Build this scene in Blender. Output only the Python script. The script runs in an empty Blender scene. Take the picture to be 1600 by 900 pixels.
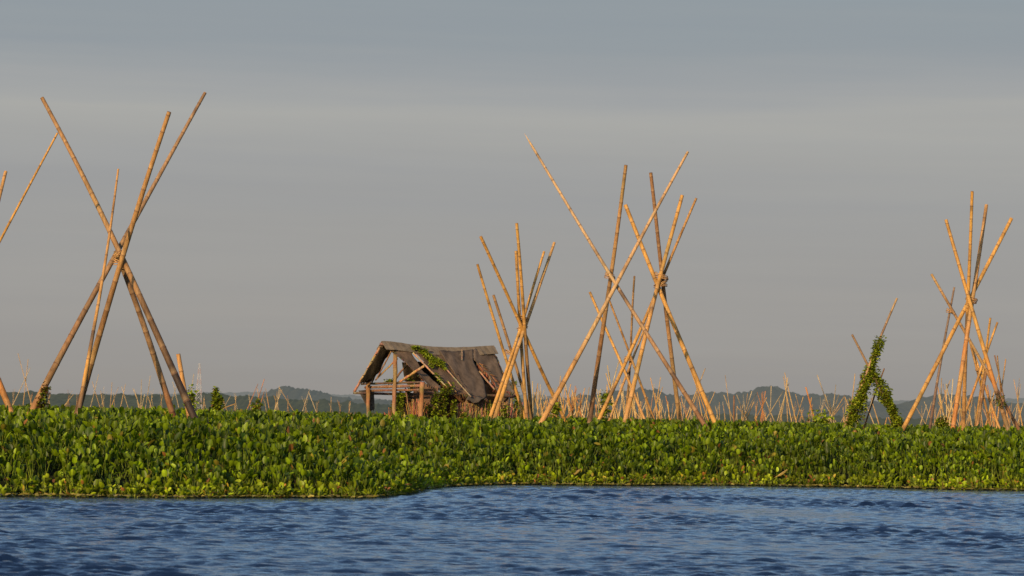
import bpy, math, random
import numpy as np
from mathutils import Vector, Matrix, noise

random.seed(7)
rng = np.random.default_rng(11)
R = math.radians
scene = bpy.context.scene
COL = scene.collection

# ------------------------------------------------------------------ camera
F = 5000.0                 # focal length in pixels of a 1600 px wide picture
CAM_H = 1.10
ROLL = math.atan(35 / 1600)
PITCH = math.atan(199.5 * math.cos(ROLL) / F)
CAM_M = Matrix.Translation((0, 0, CAM_H)) @ Matrix.Rotation(R(90) + PITCH, 4, 'X') @ Matrix.Rotation(ROLL, 4, 'Z')
CAM_P = Vector((0, 0, CAM_H))
CAM_R3 = CAM_M.to_3x3()
CAM_I = CAM_M.inverted()
cd = bpy.data.cameras.new('camera')
cd.lens = 36 * F / 1600; cd.sensor_width = 36; cd.clip_start = 0.5; cd.clip_end = 30000
cd.dof.use_dof = True; cd.dof.focus_distance = 56; cd.dof.aperture_fstop = 7.1
cam = bpy.data.objects.new('camera', cd); COL.objects.link(cam); cam.matrix_world = CAM_M
scene.camera = cam


def ray(px, py):
    return (CAM_R3 @ Vector(((px - 800) / F, (450 - py) / F, -1))).normalized()

def at(px, py, Y):
    """the point seen at (px, py) that stands Y metres away"""
    d = ray(px, py)
    return CAM_P + d * (Y / d.y)

def on_z(px, py, z=0.0):
    d = ray(px, py)
    return CAM_P + d * ((z - CAM_H) / d.z)

def proj(p):
    q = CAM_I @ Vector(p)
    return 800 + F * q.x / -q.z, 450 - F * q.y / -q.z

# ------------------------------------------------------------------ materials
def mat(name):
    m = bpy.data.materials.new(name); m.use_nodes = True
    nt = m.node_tree; nt.nodes.clear()
    out = nt.nodes.new('ShaderNodeOutputMaterial')
    return m, nt, out

def N(nt, t, **kw):
    n = nt.nodes.new(t)
    for k, v in kw.items():
        if k.startswith('i_'):
            n.inputs[k[2:].replace('_', ' ')].default_value = v
        else:
            setattr(n, k, v)
    return n

def mixc(nt, fac, a, b, mode='MIX'):
    n = nt.nodes.new('ShaderNodeMix'); n.data_type = 'RGBA'; n.blend_type = mode
    for s, v in ((0, fac), (6, a), (7, b)):
        if hasattr(v, 'links'): nt.links.new(v, n.inputs[s])
        else: n.inputs[s].default_value = v
    return n.outputs[2]

def ramp(nt, src, stops):
    n = nt.nodes.new('ShaderNodeValToRGB')
    while len(n.color_ramp.elements) < len(stops): n.color_ramp.elements.new(0.5)
    for e, (p, c) in zip(n.color_ramp.elements, stops):
        e.position = p; e.color = c if len(c) == 4 else (*c, 1)
    nt.links.new(src, n.inputs[0])
    return n.outputs[0]

def attr_material(name, rough=0.6, streak=(40, 40, 6), amount=0.35, bump=0.15, scale=1.0, spec=0.35, translucent=0.0, mottle=0.0):
    m, nt, out = mat(name); L = nt.links.new
    a = N(nt, 'ShaderNodeAttribute', attribute_name='Col')
    tc = N(nt, 'ShaderNodeTexCoord')
    mp = N(nt, 'ShaderNodeMapping'); mp.inputs['Scale'].default_value = streak
    L(tc.outputs['Object'], mp.inputs[0])
    no = N(nt, 'ShaderNodeTexNoise', i_Scale=scale, i_Detail=6.0, i_Roughness=0.65)
    L(mp.outputs[0], no.inputs['Vector'])
    k = ramp(nt, no.outputs['Fac'], [(0.3, (1 - amount,) * 3), (0.55, (1, 1, 1)), (0.75, (1 + amount * .6,) * 3)])
    c = mixc(nt, 1.0, a.outputs['Color'], k, 'MULTIPLY')
    if mottle:
        n2 = N(nt, 'ShaderNodeTexNoise', i_Scale=2.2, i_Detail=5.0, i_Roughness=0.6); L(tc.outputs['Object'], n2.inputs['Vector'])
        k2 = ramp(nt, n2.outputs['Fac'], [(.34, (.42, .40, .42)), (.48, (.88, .86, .84)), (.62, (1.06, 1.02, .98)), (.75, (1.12, 1.2, 1.1))])
        c = mixc(nt, mottle, c, mixc(nt, 1.0, c, k2, 'MULTIPLY'))
        n3 = N(nt, 'ShaderNodeTexNoise', i_Scale=9.0, i_Detail=4.0, i_Roughness=0.7); L(mp.outputs[0], n3.inputs['Vector'])
        k3 = ramp(nt, n3.outputs['Fac'], [(.30, (.35, .33, .34)), (.40, (1, 1, 1))])
        c = mixc(nt, .8, c, mixc(nt, 1.0, c, k3, 'MULTIPLY'))
    p = N(nt, 'ShaderNodeBsdfPrincipled', i_Roughness=rough); p.inputs['Specular IOR Level'].default_value = spec
    L(c, p.inputs['Base Color'])
    if bump:
        b = N(nt, 'ShaderNodeBump', i_Strength=bump, i_Distance=0.01)
        L(no.outputs['Fac'], b.inputs['Height']); L(b.outputs[0], p.inputs['Normal'])
    sh = p.outputs[0]
    if translucent:
        t = N(nt, 'ShaderNodeBsdfTranslucent')
        tcn = mixc(nt, 1.0, c, (1.5, 1.6, 0.6, 1), 'MULTIPLY'); L(tcn, t.inputs['Color'])
        mx = N(nt, 'ShaderNodeMixShader'); mx.inputs[0].default_value = translucent
        L(sh, mx.inputs[1]); L(t.outputs[0], mx.inputs[2]); sh = mx.outputs[0]
    L(sh, out.inputs[0])
    return m

M_BAMBOO = attr_material('bamboo', 0.66, (30, 30, 4), 0.40, 0.3, spec=.25, mottle=.8)
M_WOOD = attr_material('weathered_wood', 0.85, (22, 22, 5), 0.5, 0.6, spec=0.15)
M_ROPE = attr_material('rope', 0.9, (90, 90, 90), 0.4, 0.3, spec=0.1)
M_LEAF = attr_material('hyacinth_leaf', 0.42, (9, 9, 9), 0.35, 0.0, spec=0.2, translucent=0.25)
M_VINE = attr_material('vine_leaf', 0.6, (9, 9, 9), 0.35, 0.0, spec=0.15, translucent=0.35)
M_CLOTH = attr_material('weathered_sheet', 0.9, (7, 7, 2.5), 0.42, 0.5, spec=0.12)
M_THATCH = attr_material('dry_thatch', 0.95, (30, 30, 8), 0.6, 0.8, spec=0.05)
M_MUD = attr_material('mat_floor', 0.95, (5, 5, 5), 0.6, 0.5, spec=0.05)
M_HAZED_PAINT = attr_material('hazed_mast_paint', 0.6, (3, 3, 3), 0.1, 0.0)

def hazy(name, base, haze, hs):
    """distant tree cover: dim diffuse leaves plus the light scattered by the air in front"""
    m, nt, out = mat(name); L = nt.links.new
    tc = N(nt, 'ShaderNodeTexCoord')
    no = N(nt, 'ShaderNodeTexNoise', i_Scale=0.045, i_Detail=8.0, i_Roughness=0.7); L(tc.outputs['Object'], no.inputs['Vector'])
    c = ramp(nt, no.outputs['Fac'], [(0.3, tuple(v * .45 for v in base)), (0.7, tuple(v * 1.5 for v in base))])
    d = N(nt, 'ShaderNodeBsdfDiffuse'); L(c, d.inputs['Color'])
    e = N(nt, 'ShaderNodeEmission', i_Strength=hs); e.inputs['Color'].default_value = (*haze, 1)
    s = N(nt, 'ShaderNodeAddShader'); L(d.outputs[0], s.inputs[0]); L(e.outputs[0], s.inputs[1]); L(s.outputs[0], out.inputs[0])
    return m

def water_material():
    m, nt, out = mat('lake_water'); L = nt.links.new
    tc = N(nt, 'ShaderNodeTexCoord')
    mp = N(nt, 'ShaderNodeMapping'); mp.inputs['Scale'].default_value = (6, 11, 1); mp.inputs['Rotation'].default_value = (0, 0, 0.12)
    L(tc.outputs['Object'], mp.inputs[0])
    n1 = N(nt, 'ShaderNodeTexNoise', i_Scale=1.6, i_Detail=4.0, i_Roughness=0.6); L(mp.outputs[0], n1.inputs['Vector'])
    b = N(nt, 'ShaderNodeBump', i_Strength=0.8, i_Distance=0.02); L(n1.outputs['Fac'], b.inputs['Height'])
    p = N(nt, 'ShaderNodeBsdfPrincipled', i_Roughness=0.07, i_IOR=1.333)
    p.inputs['Base Color'].default_value = (0.006, 0.016, 0.045, 1)
    L(b.outputs[0], p.inputs['Normal']); L(p.outputs[0], out.inputs[0])
    return m

# ------------------------------------------------------------------ mesh helpers
class MB:
    def __init__(s): s.v = []; s.f = []; s.c = []
    def add(s, vs, fs, cs):
        o = len(s.v); s.v += [tuple(v) for v in vs]; s.f += [tuple(i + o for i in f) for f in fs]
        if isinstance(cs, tuple): cs = [cs] * len(vs)
        s.c += [tuple(c[:3]) for c in cs]
    def tube(s, pts, rad, sides, cols, cap=True):
        pts = [Vector(p) for p in pts]; n = len(pts); vs = []; cs = []
        if isinstance(cols, tuple): cols = [cols] * n
        t0 = (pts[1] - pts[0]).normalized()
        ref = Vector((0, 0, 1)) if abs(t0.z) < 0.9 else Vector((1, 0, 0))
        for i, p in enumerate(pts):
            t = (pts[min(i + 1, n - 1)] - pts[max(i - 1, 0)]).normalized()
            a = t.cross(ref).normalized(); b = t.cross(a)
            r = rad[i] if hasattr(rad, '__len__') else rad
            for k in range(sides):
                th = 2 * math.pi * k / sides
                vs.append(p + (a * math.cos(th) + b * math.sin(th)) * r); cs.append(cols[i])
        fs = [(i * sides + k, i * sides + (k + 1) % sides, (i + 1) * sides + (k + 1) % sides, (i + 1) * sides + k)
              for i in range(n - 1) for k in range(sides)]
        if cap:
            fs.append(tuple(range(sides))[::-1]); fs.append(tuple((n - 1) * sides + k for k in range(sides)))
        s.add(vs, fs, cs)
    def box(s, a, b, wdt, hgt, col):
        """a beam from a to b"""
        a = Vector(a); b = Vector(b); t = (b - a).normalized()
        u = t.cross(Vector((0, 0, 1)));  u = u.normalized() if u.length > 1e-3 else Vector((1, 0, 0))
        w = u.cross(t)
        vs = [p + u * wdt / 2 * i + w * hgt / 2 * j for p in (a, b) for i, j in ((-1, -1), (1, -1), (1, 1), (-1, 1))]
        s.add(vs, [(3, 2, 1, 0), (4, 5, 6, 7), (0, 1, 5, 4), (1, 2, 6, 5), (2, 3, 7, 6), (3, 0, 4, 7)], col)
    def build(s, name, m, parent=None, smooth=True, origin=None):
        me = bpy.data.meshes.new(name)
        off = Vector(origin) if origin is not None else Vector((0, 0, 0))
        v = np.array(s.v, dtype=np.float32) - np.array(off, dtype=np.float32)
        me.from_pydata(v.tolist(), [], s.f); me.materials.append(m)
        ca = me.color_attributes.new('Col', 'FLOAT_COLOR', 'POINT')
        c = np.ones((len(s.v), 4), dtype=np.float32); c[:, :3] = np.array(s.c)
        ca.data.foreach_set('color', c.ravel())
        if smooth: me.polygons.foreach_set('use_smooth', [True] * len(me.polygons))
        o = bpy.data.objects.new(name, me); COL.objects.link(o)
        if parent is not None:
            o.parent = parent; o.location = off - parent.location
        else: o.location = off
        return o

def np_mesh(name, V, Fq, C, mats, matidx=None, smooth=True):
    me = bpy.data.meshes.new(name); me.vertices.add(len(V)); me.vertices.foreach_set('co', V.astype(np.float32).ravel())
    nf = len(Fq); me.loops.add(nf * 4); me.loops.foreach_set('vertex_index', Fq.astype(np.int32).ravel())
    me.polygons.add(nf); me.polygons.foreach_set('loop_start', np.arange(0, nf * 4, 4, dtype=np.int32))
    me.polygons.foreach_set('loop_total', np.full(nf, 4, dtype=np.int32))
    if smooth: me.polygons.foreach_set('use_smooth', np.ones(nf, dtype=bool))
    for m in mats: me.materials.append(m)
    if matidx is not None: me.polygons.foreach_set('material_index', matidx.astype(np.int32))
    if C is not None:
        ca = me.color_attributes.new('Col', 'FLOAT_COLOR', 'POINT')
        c = np.ones((len(V), 4), dtype=np.float32); c[:, :3] = C; ca.data.foreach_set('color', c.ravel())
    me.update(calc_edges=True)
    o = bpy.data.objects.new(name, me); COL.objects.link(o)
    return o

def tag(o, label=None, cat=None, group=None, kind=None):
    if label: o['label'] = label
    if cat: o['category'] = cat
    if group: o['group'] = group
    if kind: o['kind'] = kind
    return o

def empty(name, loc):
    o = bpy.data.objects.new(name, None); COL.objects.link(o); o.location = loc; o.empty_display_size = 0.3
    return o

def lerp(a, b, t): return tuple(x + (y - x) * t for x, y in zip(a, b))

# ------------------------------------------------------------------ bamboo
TAN = (0.46, 0.25, 0.085); GOLD = (0.54, 0.29, 0.072); ORANGE = (0.48, 0.20, 0.055)
BROWN = (0.24, 0.125, 0.06); DARK = (0.13, 0.085, 0.055); GREY = (0.30, 0.22, 0.15); OLIVE = (0.34, 0.28, 0.10)

def bamboo(mb, a, b, r0, r1, tint=TAN, low=None, detail=2, bend=0.006, seed=0, spike=False, bow=(0, .5)):
    """a tapered cane from butt a to tip b; low = colour of the weathered lower part"""
    rs = random.Random(seed * 7919 + 13)
    a = Vector(a); b = Vector(b); d = b - a; Ln = d.length; t = d.normalized()
    side = Vector((rs.uniform(-1, 1), rs.uniform(-1, 1), rs.uniform(-.3, .3))).cross(t).normalized()
    side2 = t.cross(side)
    if detail == 0:
        n = 5; us = [i / (n - 1) for i in range(n)]
        mb.tube([a + d * u + side * math.sin(math.pi * u) * bend * Ln for u in us], [r0 + (r1 - r0) * u for u in us], 5,
                [lerp(low or tint, tint, min(1, u * 1.6)) for u in us]); return
    us = [(0.0, 0)]; p = rs.uniform(.05, .25)
    while p < Ln - .03:
        il = (.29 + .17 * math.sin(math.pi * min(1, p / Ln + .15))) * rs.uniform(.85, 1.12)
        e = .018
        us += [(p - e, 2), (p - e * .35, 3), (p, 1), (p + e * .5, 3), (p + e * 1.3, 4)]
        if detail >= 2:
            for q in (.3, .62): us.append((p + il * q, 0))
        else: us.append((p + il * .5, 0))
        p += il
    us.append((Ln, 0)); us = sorted(x for x in us if 0 <= x[0] <= Ln)
    pts = []; rad = []; cols = []
    ph = rs.uniform(0, 6); w1 = rs.uniform(.85, 1.2)
    dent = 1.0
    for x, kind in us:
        u = x / Ln
        off = side * math.sin(math.pi * u) * bend * Ln + side2 * math.sin(2.3 * math.pi * u + ph) * bend * .5 * Ln
        if bow[0]:
            q = u ** (math.log(.5) / math.log(bow[1])); off += Vector((1, 0, 0)) * bow[0] * math.sin(math.pi * q)
        pts.append(a + d * u + off)
        r = r0 + (r1 - r0) * (u ** 0.9)
        if kind == 1: r *= 1.07
        if kind == 3: r *= 1.035
        if kind in (2, 4): r *= .985
        if spike and u > .965: r *= max(.12, (1 - u) / .035)
        rad.append(r)
        nz = noise.noise(Vector((x * 1.1, seed * 3.7, 0))); nz2 = noise.noise(Vector((x * 3.5, seed * 1.3, 5)))
        c = tint
        if low is not None:
            k = min(1, max(0, 1.85 - u * 2.75 * w1 + nz * .9)); c = lerp(c, low, k)
        c = lerp(c, DARK, max(0, min(.9, noise.noise(Vector((x * 1.7, seed * 2.3, 9))) * 2.6 - .55 + nz2 * .4)) * (1.0 if low is not None and low != tint and u < .62 else .25))
        c = lerp(c, OLIVE, max(0, -nz * .9 - .1) * .8)
        if kind == 1: c = lerp(c, DARK, .75)
        if kind == 3: c = lerp(c, BROWN, .45)
        if kind == 4: c = lerp(c, (.56, .38, .18), .25)      # pale bloom above the node
        cols.append(c)
    sides = 14 if detail >= 2 else 8
    mb.tube(pts, rad, sides, cols, cap=False)
    # hollow cut tip; the shade inside is painted near black
    if not spike:
        tt = (pts[-1] - pts[-2]).normalized(); r = rad[-1]
        mb.tube([pts[-1], pts[-1] + tt * .001, pts[-1] - tt * .05], [r, r * .72, r * .70], sides, [lerp(tint, BROWN, .5), lerp(tint, BROWN, .5), (.03, .02, .015)], cap=False)
        o = len(mb.v) - sides; mb.f.append(tuple(o + k for k in range(sides)))

def cane_line(top, bot, Yc, db, cross=None, dc=0.0, zend=-0.25):
    """3D line of a cane whose tip is seen at top and which passes the mat top at bot; cross = the lashing it passes at depth Yc"""
    if cross is None:
        A = at(*bot, Yc + db); B = at(*top, Yc + dc)
    else:
        tx, ty = top; bx, by = bot
        k = (cross[1] - by) / (ty - by)
        if k > 1: k = .97
        cpx = (bx + (tx - bx) * k, by + (ty - by) * k)
        A = at(*bot, Yc + db); Cc = at(*cpx, Yc + dc)
        lo, hi = 0.3, 6.0
        for _ in range(40):
            mid = (lo + hi) / 2
            y = proj(A + (Cc - A) * mid)[1]
            if y > ty: lo = mid
            else: hi = mid
        B = A + (Cc - A) * lo
    d = B - A
    A2 = A - d * ((A.z - zend) / d.z)
    return A2, B

def ring_rope(mb, c, axis, rx, n, r, pitch, col, seed=0):
    """n turns of rope round c"""
    rs = random.Random(seed); axis = Vector(axis).normalized()
    ref = Vector((0, 1, 0)); a = axis.cross(ref).normalized(); b = axis.cross(a)
    pts = []; steps = 18
    for i in range(int(n * steps) + 1):
        th = 2 * math.pi * i / steps; w = 1 + .07 * math.sin(th * 1.7 + seed) + rs.uniform(-.02, .02)
        pts.append(Vector(c) + (a * math.cos(th) * rx[0] + b * math.sin(th) * rx[1]) * w + axis * (pitch * (i / steps - n / 2) + .012 * math.sin(th * 2.1 + seed)))
    mb.tube(pts, r, 6, col)

SEED = [100]
def tripod(name, label, cat, Yc, cross, poles, group=None, detail=2, lash=True, lash_n=3, part_labels=True, ropes=None):
    base = at(cross[0], cross[1], Yc) if cross else at(*poles[0][1], Yc)
    e = empty(name, (base.x, base.y, 0))
    tag(e, label, cat, group)
    for i, p in enumerate(poles):
        top, bot, db, w0, w1, tint, low = p[:7]
        opt = p[7] if len(p) > 7 else {}
        SEED[0] += 1
        dc = opt.get('dc', (i - len(poles) / 2) * w0 * Yc / F * .55)
        A, B = cane_line(top, bot, Yc, db, cross if not opt.get('free') else None, dc)
        mb = MB(); k = (Yc) / F / 2 * (.68 if detail else 1)
        bamboo(mb, A, B, w0 * k, w1 * k, tint, low, detail, opt.get('bend', .005), SEED[0], opt.get('spike', False), (opt.get('bow', 0) * Yc / F, opt.get('peak', .5)))
        o = mb.build('pole', M_BAMBOO, e)
        if opt.get('label'): o['label'] = opt['label']
    if lash and cross:
        for j, (cx, cy, sx, nturn) in enumerate(ropes or [(cross[0], cross[1], 6.5 if Yc > 60 else 9, lash_n)]):
            mb = MB(); c = at(cx, cy, Yc); k = Yc / F
            ring_rope(mb, c, (.15 - .3 * (j % 2), 0, 1), (sx * k, sx * k * 1.1), nturn, .0085 if detail > 1 else .012, .03, (.40, .22, .09), seed=j + 3)
            ring_rope(mb, c + Vector((0, 0, .01)), (.75 if j % 2 == 0 else -.75, 0, 1), (sx * k * 1.02, sx * k * 1.1), max(1.3, nturn - 1), .0085, .028, (.46, .27, .11), seed=j + 9)
            mb.build('lashing', M_ROPE, e)
    return e

# ---- the big tripods
tripod('bamboo_tripod', 'large weathered bamboo tripod rising highest on the left, its lower canes blackened', 'bamboo poles', 50, (187, 408), [
    ((321, 145), (64, 634), -.55, 18, 7.5, (.30, .18, .09), (.36, .17, .065), {'bend': .002, 'dc': .10, 'bow': -11, 'peak': .36}),
    ((65, 153), (293, 638), -.75, 19, 9, (.34, .19, .075), (.04, .026, .018), {'bend': .002, 'dc': -.02, 'bow': 9, 'peak': .62}),
    ((265, 175), (127, 637), .55, 17, 10, (.38, .21, .075), (.13, .07, .035), {'bend': .002, 'dc': -.12, 'bow': -7, 'peak': .55}),
    ((181, 392), (263, 637), .8, 16, 12, (.30, .18, .09), (.24, .11, .05), {'dc': .12, 'bow': 4}),
    ((185, 264), (122, 638), -1.5, 12, 4.5, TAN, GOLD, {'bend': .008, 'free': True, 'dc': -.55}),
], 'large bamboo tripods', ropes=[(187, 411, 9.5, 2.2), (184, 399, 7.5, 1.3)])
tripod('bamboo_tripod', 'bamboo tripod cut by the left picture edge, its thin golden cane touching the tall neighbour', 'bamboo poles', 49.4, (-48, 476), [
    ((90, 208), (-134, 637), .4, 10, 4.5, GOLD, GOLD, {'bend': .004}),
    ((10, 268), (-76, 637), -.9, 14, 8, TAN, BROWN, {}),
    ((-187, 150), (14, 638), -.2, 17, 9, TAN, ORANGE, {'bend': .003}),
], 'large bamboo tripods', lash_n=2)
tripod('bamboo_post', 'short thick orange bamboo stub standing right of the tallest left tripod', 'bamboo post', 50.6, None, [
    ((279, 553), (293, 638), 0.1, 12, 10, (.55, .30, .11), ORANGE, {'free': True, 'dc': 0})], lash=False)
tripod('bamboo_tripod', 'golden many-caned bamboo bundle standing in front of the right end of the hut', 'bamboo poles', 67, (816, 498), [
    ((751, 370), (881, 648), .9, 9, 7, GOLD, GOLD, {}),
    ((807, 349), (830, 652), .5, 9.5, 7, GOLD, DARK, {'bend': .003}),
    ((806, 392), (823, 651), .1, 9, 7, GOLD, (.36, .2, .09), {'bend': .003}),
    ((851, 393), (767, 647), -.5, 10, 5.5, GOLD, GOLD, {}),
    ((866, 379), (776, 650), -.8, 11, 6.5, (.5, .29, .11), GOLD, {}),
    ((746, 413), (822, 650), .3, 8.5, 6, GOLD, GOLD, {'free': True, 'dc': -.5, 'bend': .008}),
    ((771, 461), (828, 650), .6, 8, 6.5, (.4, .24, .11), TAN, {'free': True, 'dc': -.2, 'bend': .005}),
], 'large bamboo tripods', ropes=[(817, 497, 9, 2.2), (816, 512, 8, 1.6), (797, 553, 9, 2)])
tripod('bamboo_tripod', 'wide-spread bamboo tripod right of the hut with a pointed tip and one dark cane', 'bamboo poles', 60.5, (953, 432), [
    ((819, 209), (1097, 657), -.7, 12.5, 5.5, (.50, .33, .17), BROWN, {'bend': .003, 'spike': True, 'dc': -.1}),
    ((1075, 237), (852, 648), -.4, 14.5, 6, (.50, .31, .15), TAN, {'bend': .003, 'dc': -.2}),
    ((978, 258), (922, 655), .9, 13, 8, (.36, .20, .08), (.21, .105, .05), {'bend': .003, 'dc': .1, 'label': 'dark brown cane'}),
], 'large bamboo tripods', lash=True, ropes=[(953, 432, 8, 2.4)])
tripod('bamboo_tripod', 'golden four-legged bamboo tripod, thickly lashed twice, standing behind the wide-spread one', 'bamboo poles', 64, (1033, 438), [
    ((977, 320), (1117, 659), -.4, 12, 9, GOLD, GOLD, {'bend': .003, 'dc': -.05}),
    ((1016, 270), (1061, 658), .9, 11.5, 8, (.28, .15, .07), (.42, .24, .10), {'bend': .003, 'dc': .1}),
    ((1065, 305), (977, 653), -.5, 12, 8.5, GOLD, TAN, {'bend': .005, 'dc': -.12}),
    ((1089, 310), (940, 646), .5, 10.5, 5.5, TAN, GOLD, {'bend': .005, 'dc': .12}),
], 'large bamboo tripods', ropes=[(1033, 433, 11, 2.5), (1032, 446, 10, 2.5)])
tripod('bamboo_tripod', 'smaller farther bamboo tripod seen low between the legs of two big ones', 'bamboo poles', 86, (982, 562), [
    ((922, 456), (1006, 655), -.4, 7.5, 6, GOLD, TAN, {}),
    ((951, 466), (1024, 657), .5, 7, 4.5, TAN, TAN, {}),
    ((992, 432), (976, 655), 1.0, 6.5, 4.5, (.40, .24, .12), TAN, {'bend': .007}),
    ((1021, 478), (952, 653), -.6, 6.5, 5, TAN, TAN, {}),
], 'large bamboo tripods', detail=1, lash_n=2)
tripod('bamboo_tripod', 'golden bamboo tripod with four fanned tips standing tallest at the right edge', 'bamboo poles', 68, (1518, 462), [
    ((1478, 343), (1578, 677), -.3, 12, 7.5, GOLD, ORANGE, {'bend': .003}),
    ((1519, 299), (1506, 676), .9, 10.5, 7, GOLD, TAN, {'bend': .003}),
    ((1541, 320), (1487, 676), -.6, 12.5, 8, (.46, .26, .10), ORANGE, {'bend': .003}),
    ((1580, 341), (1409, 672), -.5, 11, 8.5, GOLD, GOLD, {'bend': .003}),
], 'large bamboo tripods', ropes=[(1518, 467, 9, 2.2), (1517, 474, 8, 1.5)])
tripod('bamboo_tripod', 'pair of crossed canes, one dark grey, leaning through the tall right-edge tripod', 'bamboo poles', 71, (1485, 487), [
    ((1456, 428), (1598, 678), .4, 9.5, 6, (.47, .28, .12), BROWN, {'bend': .005}),
    ((1491, 449), (1454, 672), -.5, 8.5, 4.5, (.20, .14, .10), (.17, .10, .065), {'bend': .006}),
], 'large bamboo tripods', lash_n=1.5)
tripod('bamboo_tripod', 'shorter golden bamboo tripod crossing behind the right legs of the tall right-edge one', 'bamboo poles', 84, (1531, 578), [
    ((1548, 497), (1522, 673), .4, 7, 5, GOLD, TAN, {}),
    ((1559, 504), (1497, 674), -.5, 7, 5, GOLD, ORANGE, {}),
    ((1513, 528), (1566, 678), -.4, 7.5, 5, GOLD, ORANGE, {}),
    ((1517, 540), (1549, 677), .7, 6.5, 5, TAN, BROWN, {}),
    ((1541, 580), (1526, 673), -.8, 8, 7, BROWN, ORANGE, {'free': True, 'dc': -.8}),
], 'large bamboo tripods', detail=1, lash_n=2)
tripod('bamboo_tripod', 'slim pale bamboo poles at the far right edge behind a leg with dark leaves', 'bamboo poles', 115, (1565, 612), [
    ((1554, 555), (1579, 676), 0, 4, 3, BROWN, TAN, {}),
    ((1558, 556), (1572, 676), .8, 4, 3, TAN, TAN, {}),
    ((1571, 561), (1556, 676), -.8, 4, 3, TAN, TAN, {}),
], 'distant bamboo tripods', detail=1, lash=False)
VT = tripod('bamboo_tripod', 'crossed grey bamboo poles almost hidden under green climbing vine', 'bamboo poles', 69, (1361, 578), [
    ((1402, 466), (1318, 669), -.2, 8, 5, (.36, .23, .13), TAN, {'bend': .006}),
    ((1331, 523), (1406, 670), .2, 8, 5, (.26, .17, .10), BROWN, {'bend': .004}),
    ((1382, 576), (1350, 668), .8, 5, 3, BROWN, TAN, {}),
], 'large bamboo tripods', lash=False)

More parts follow.
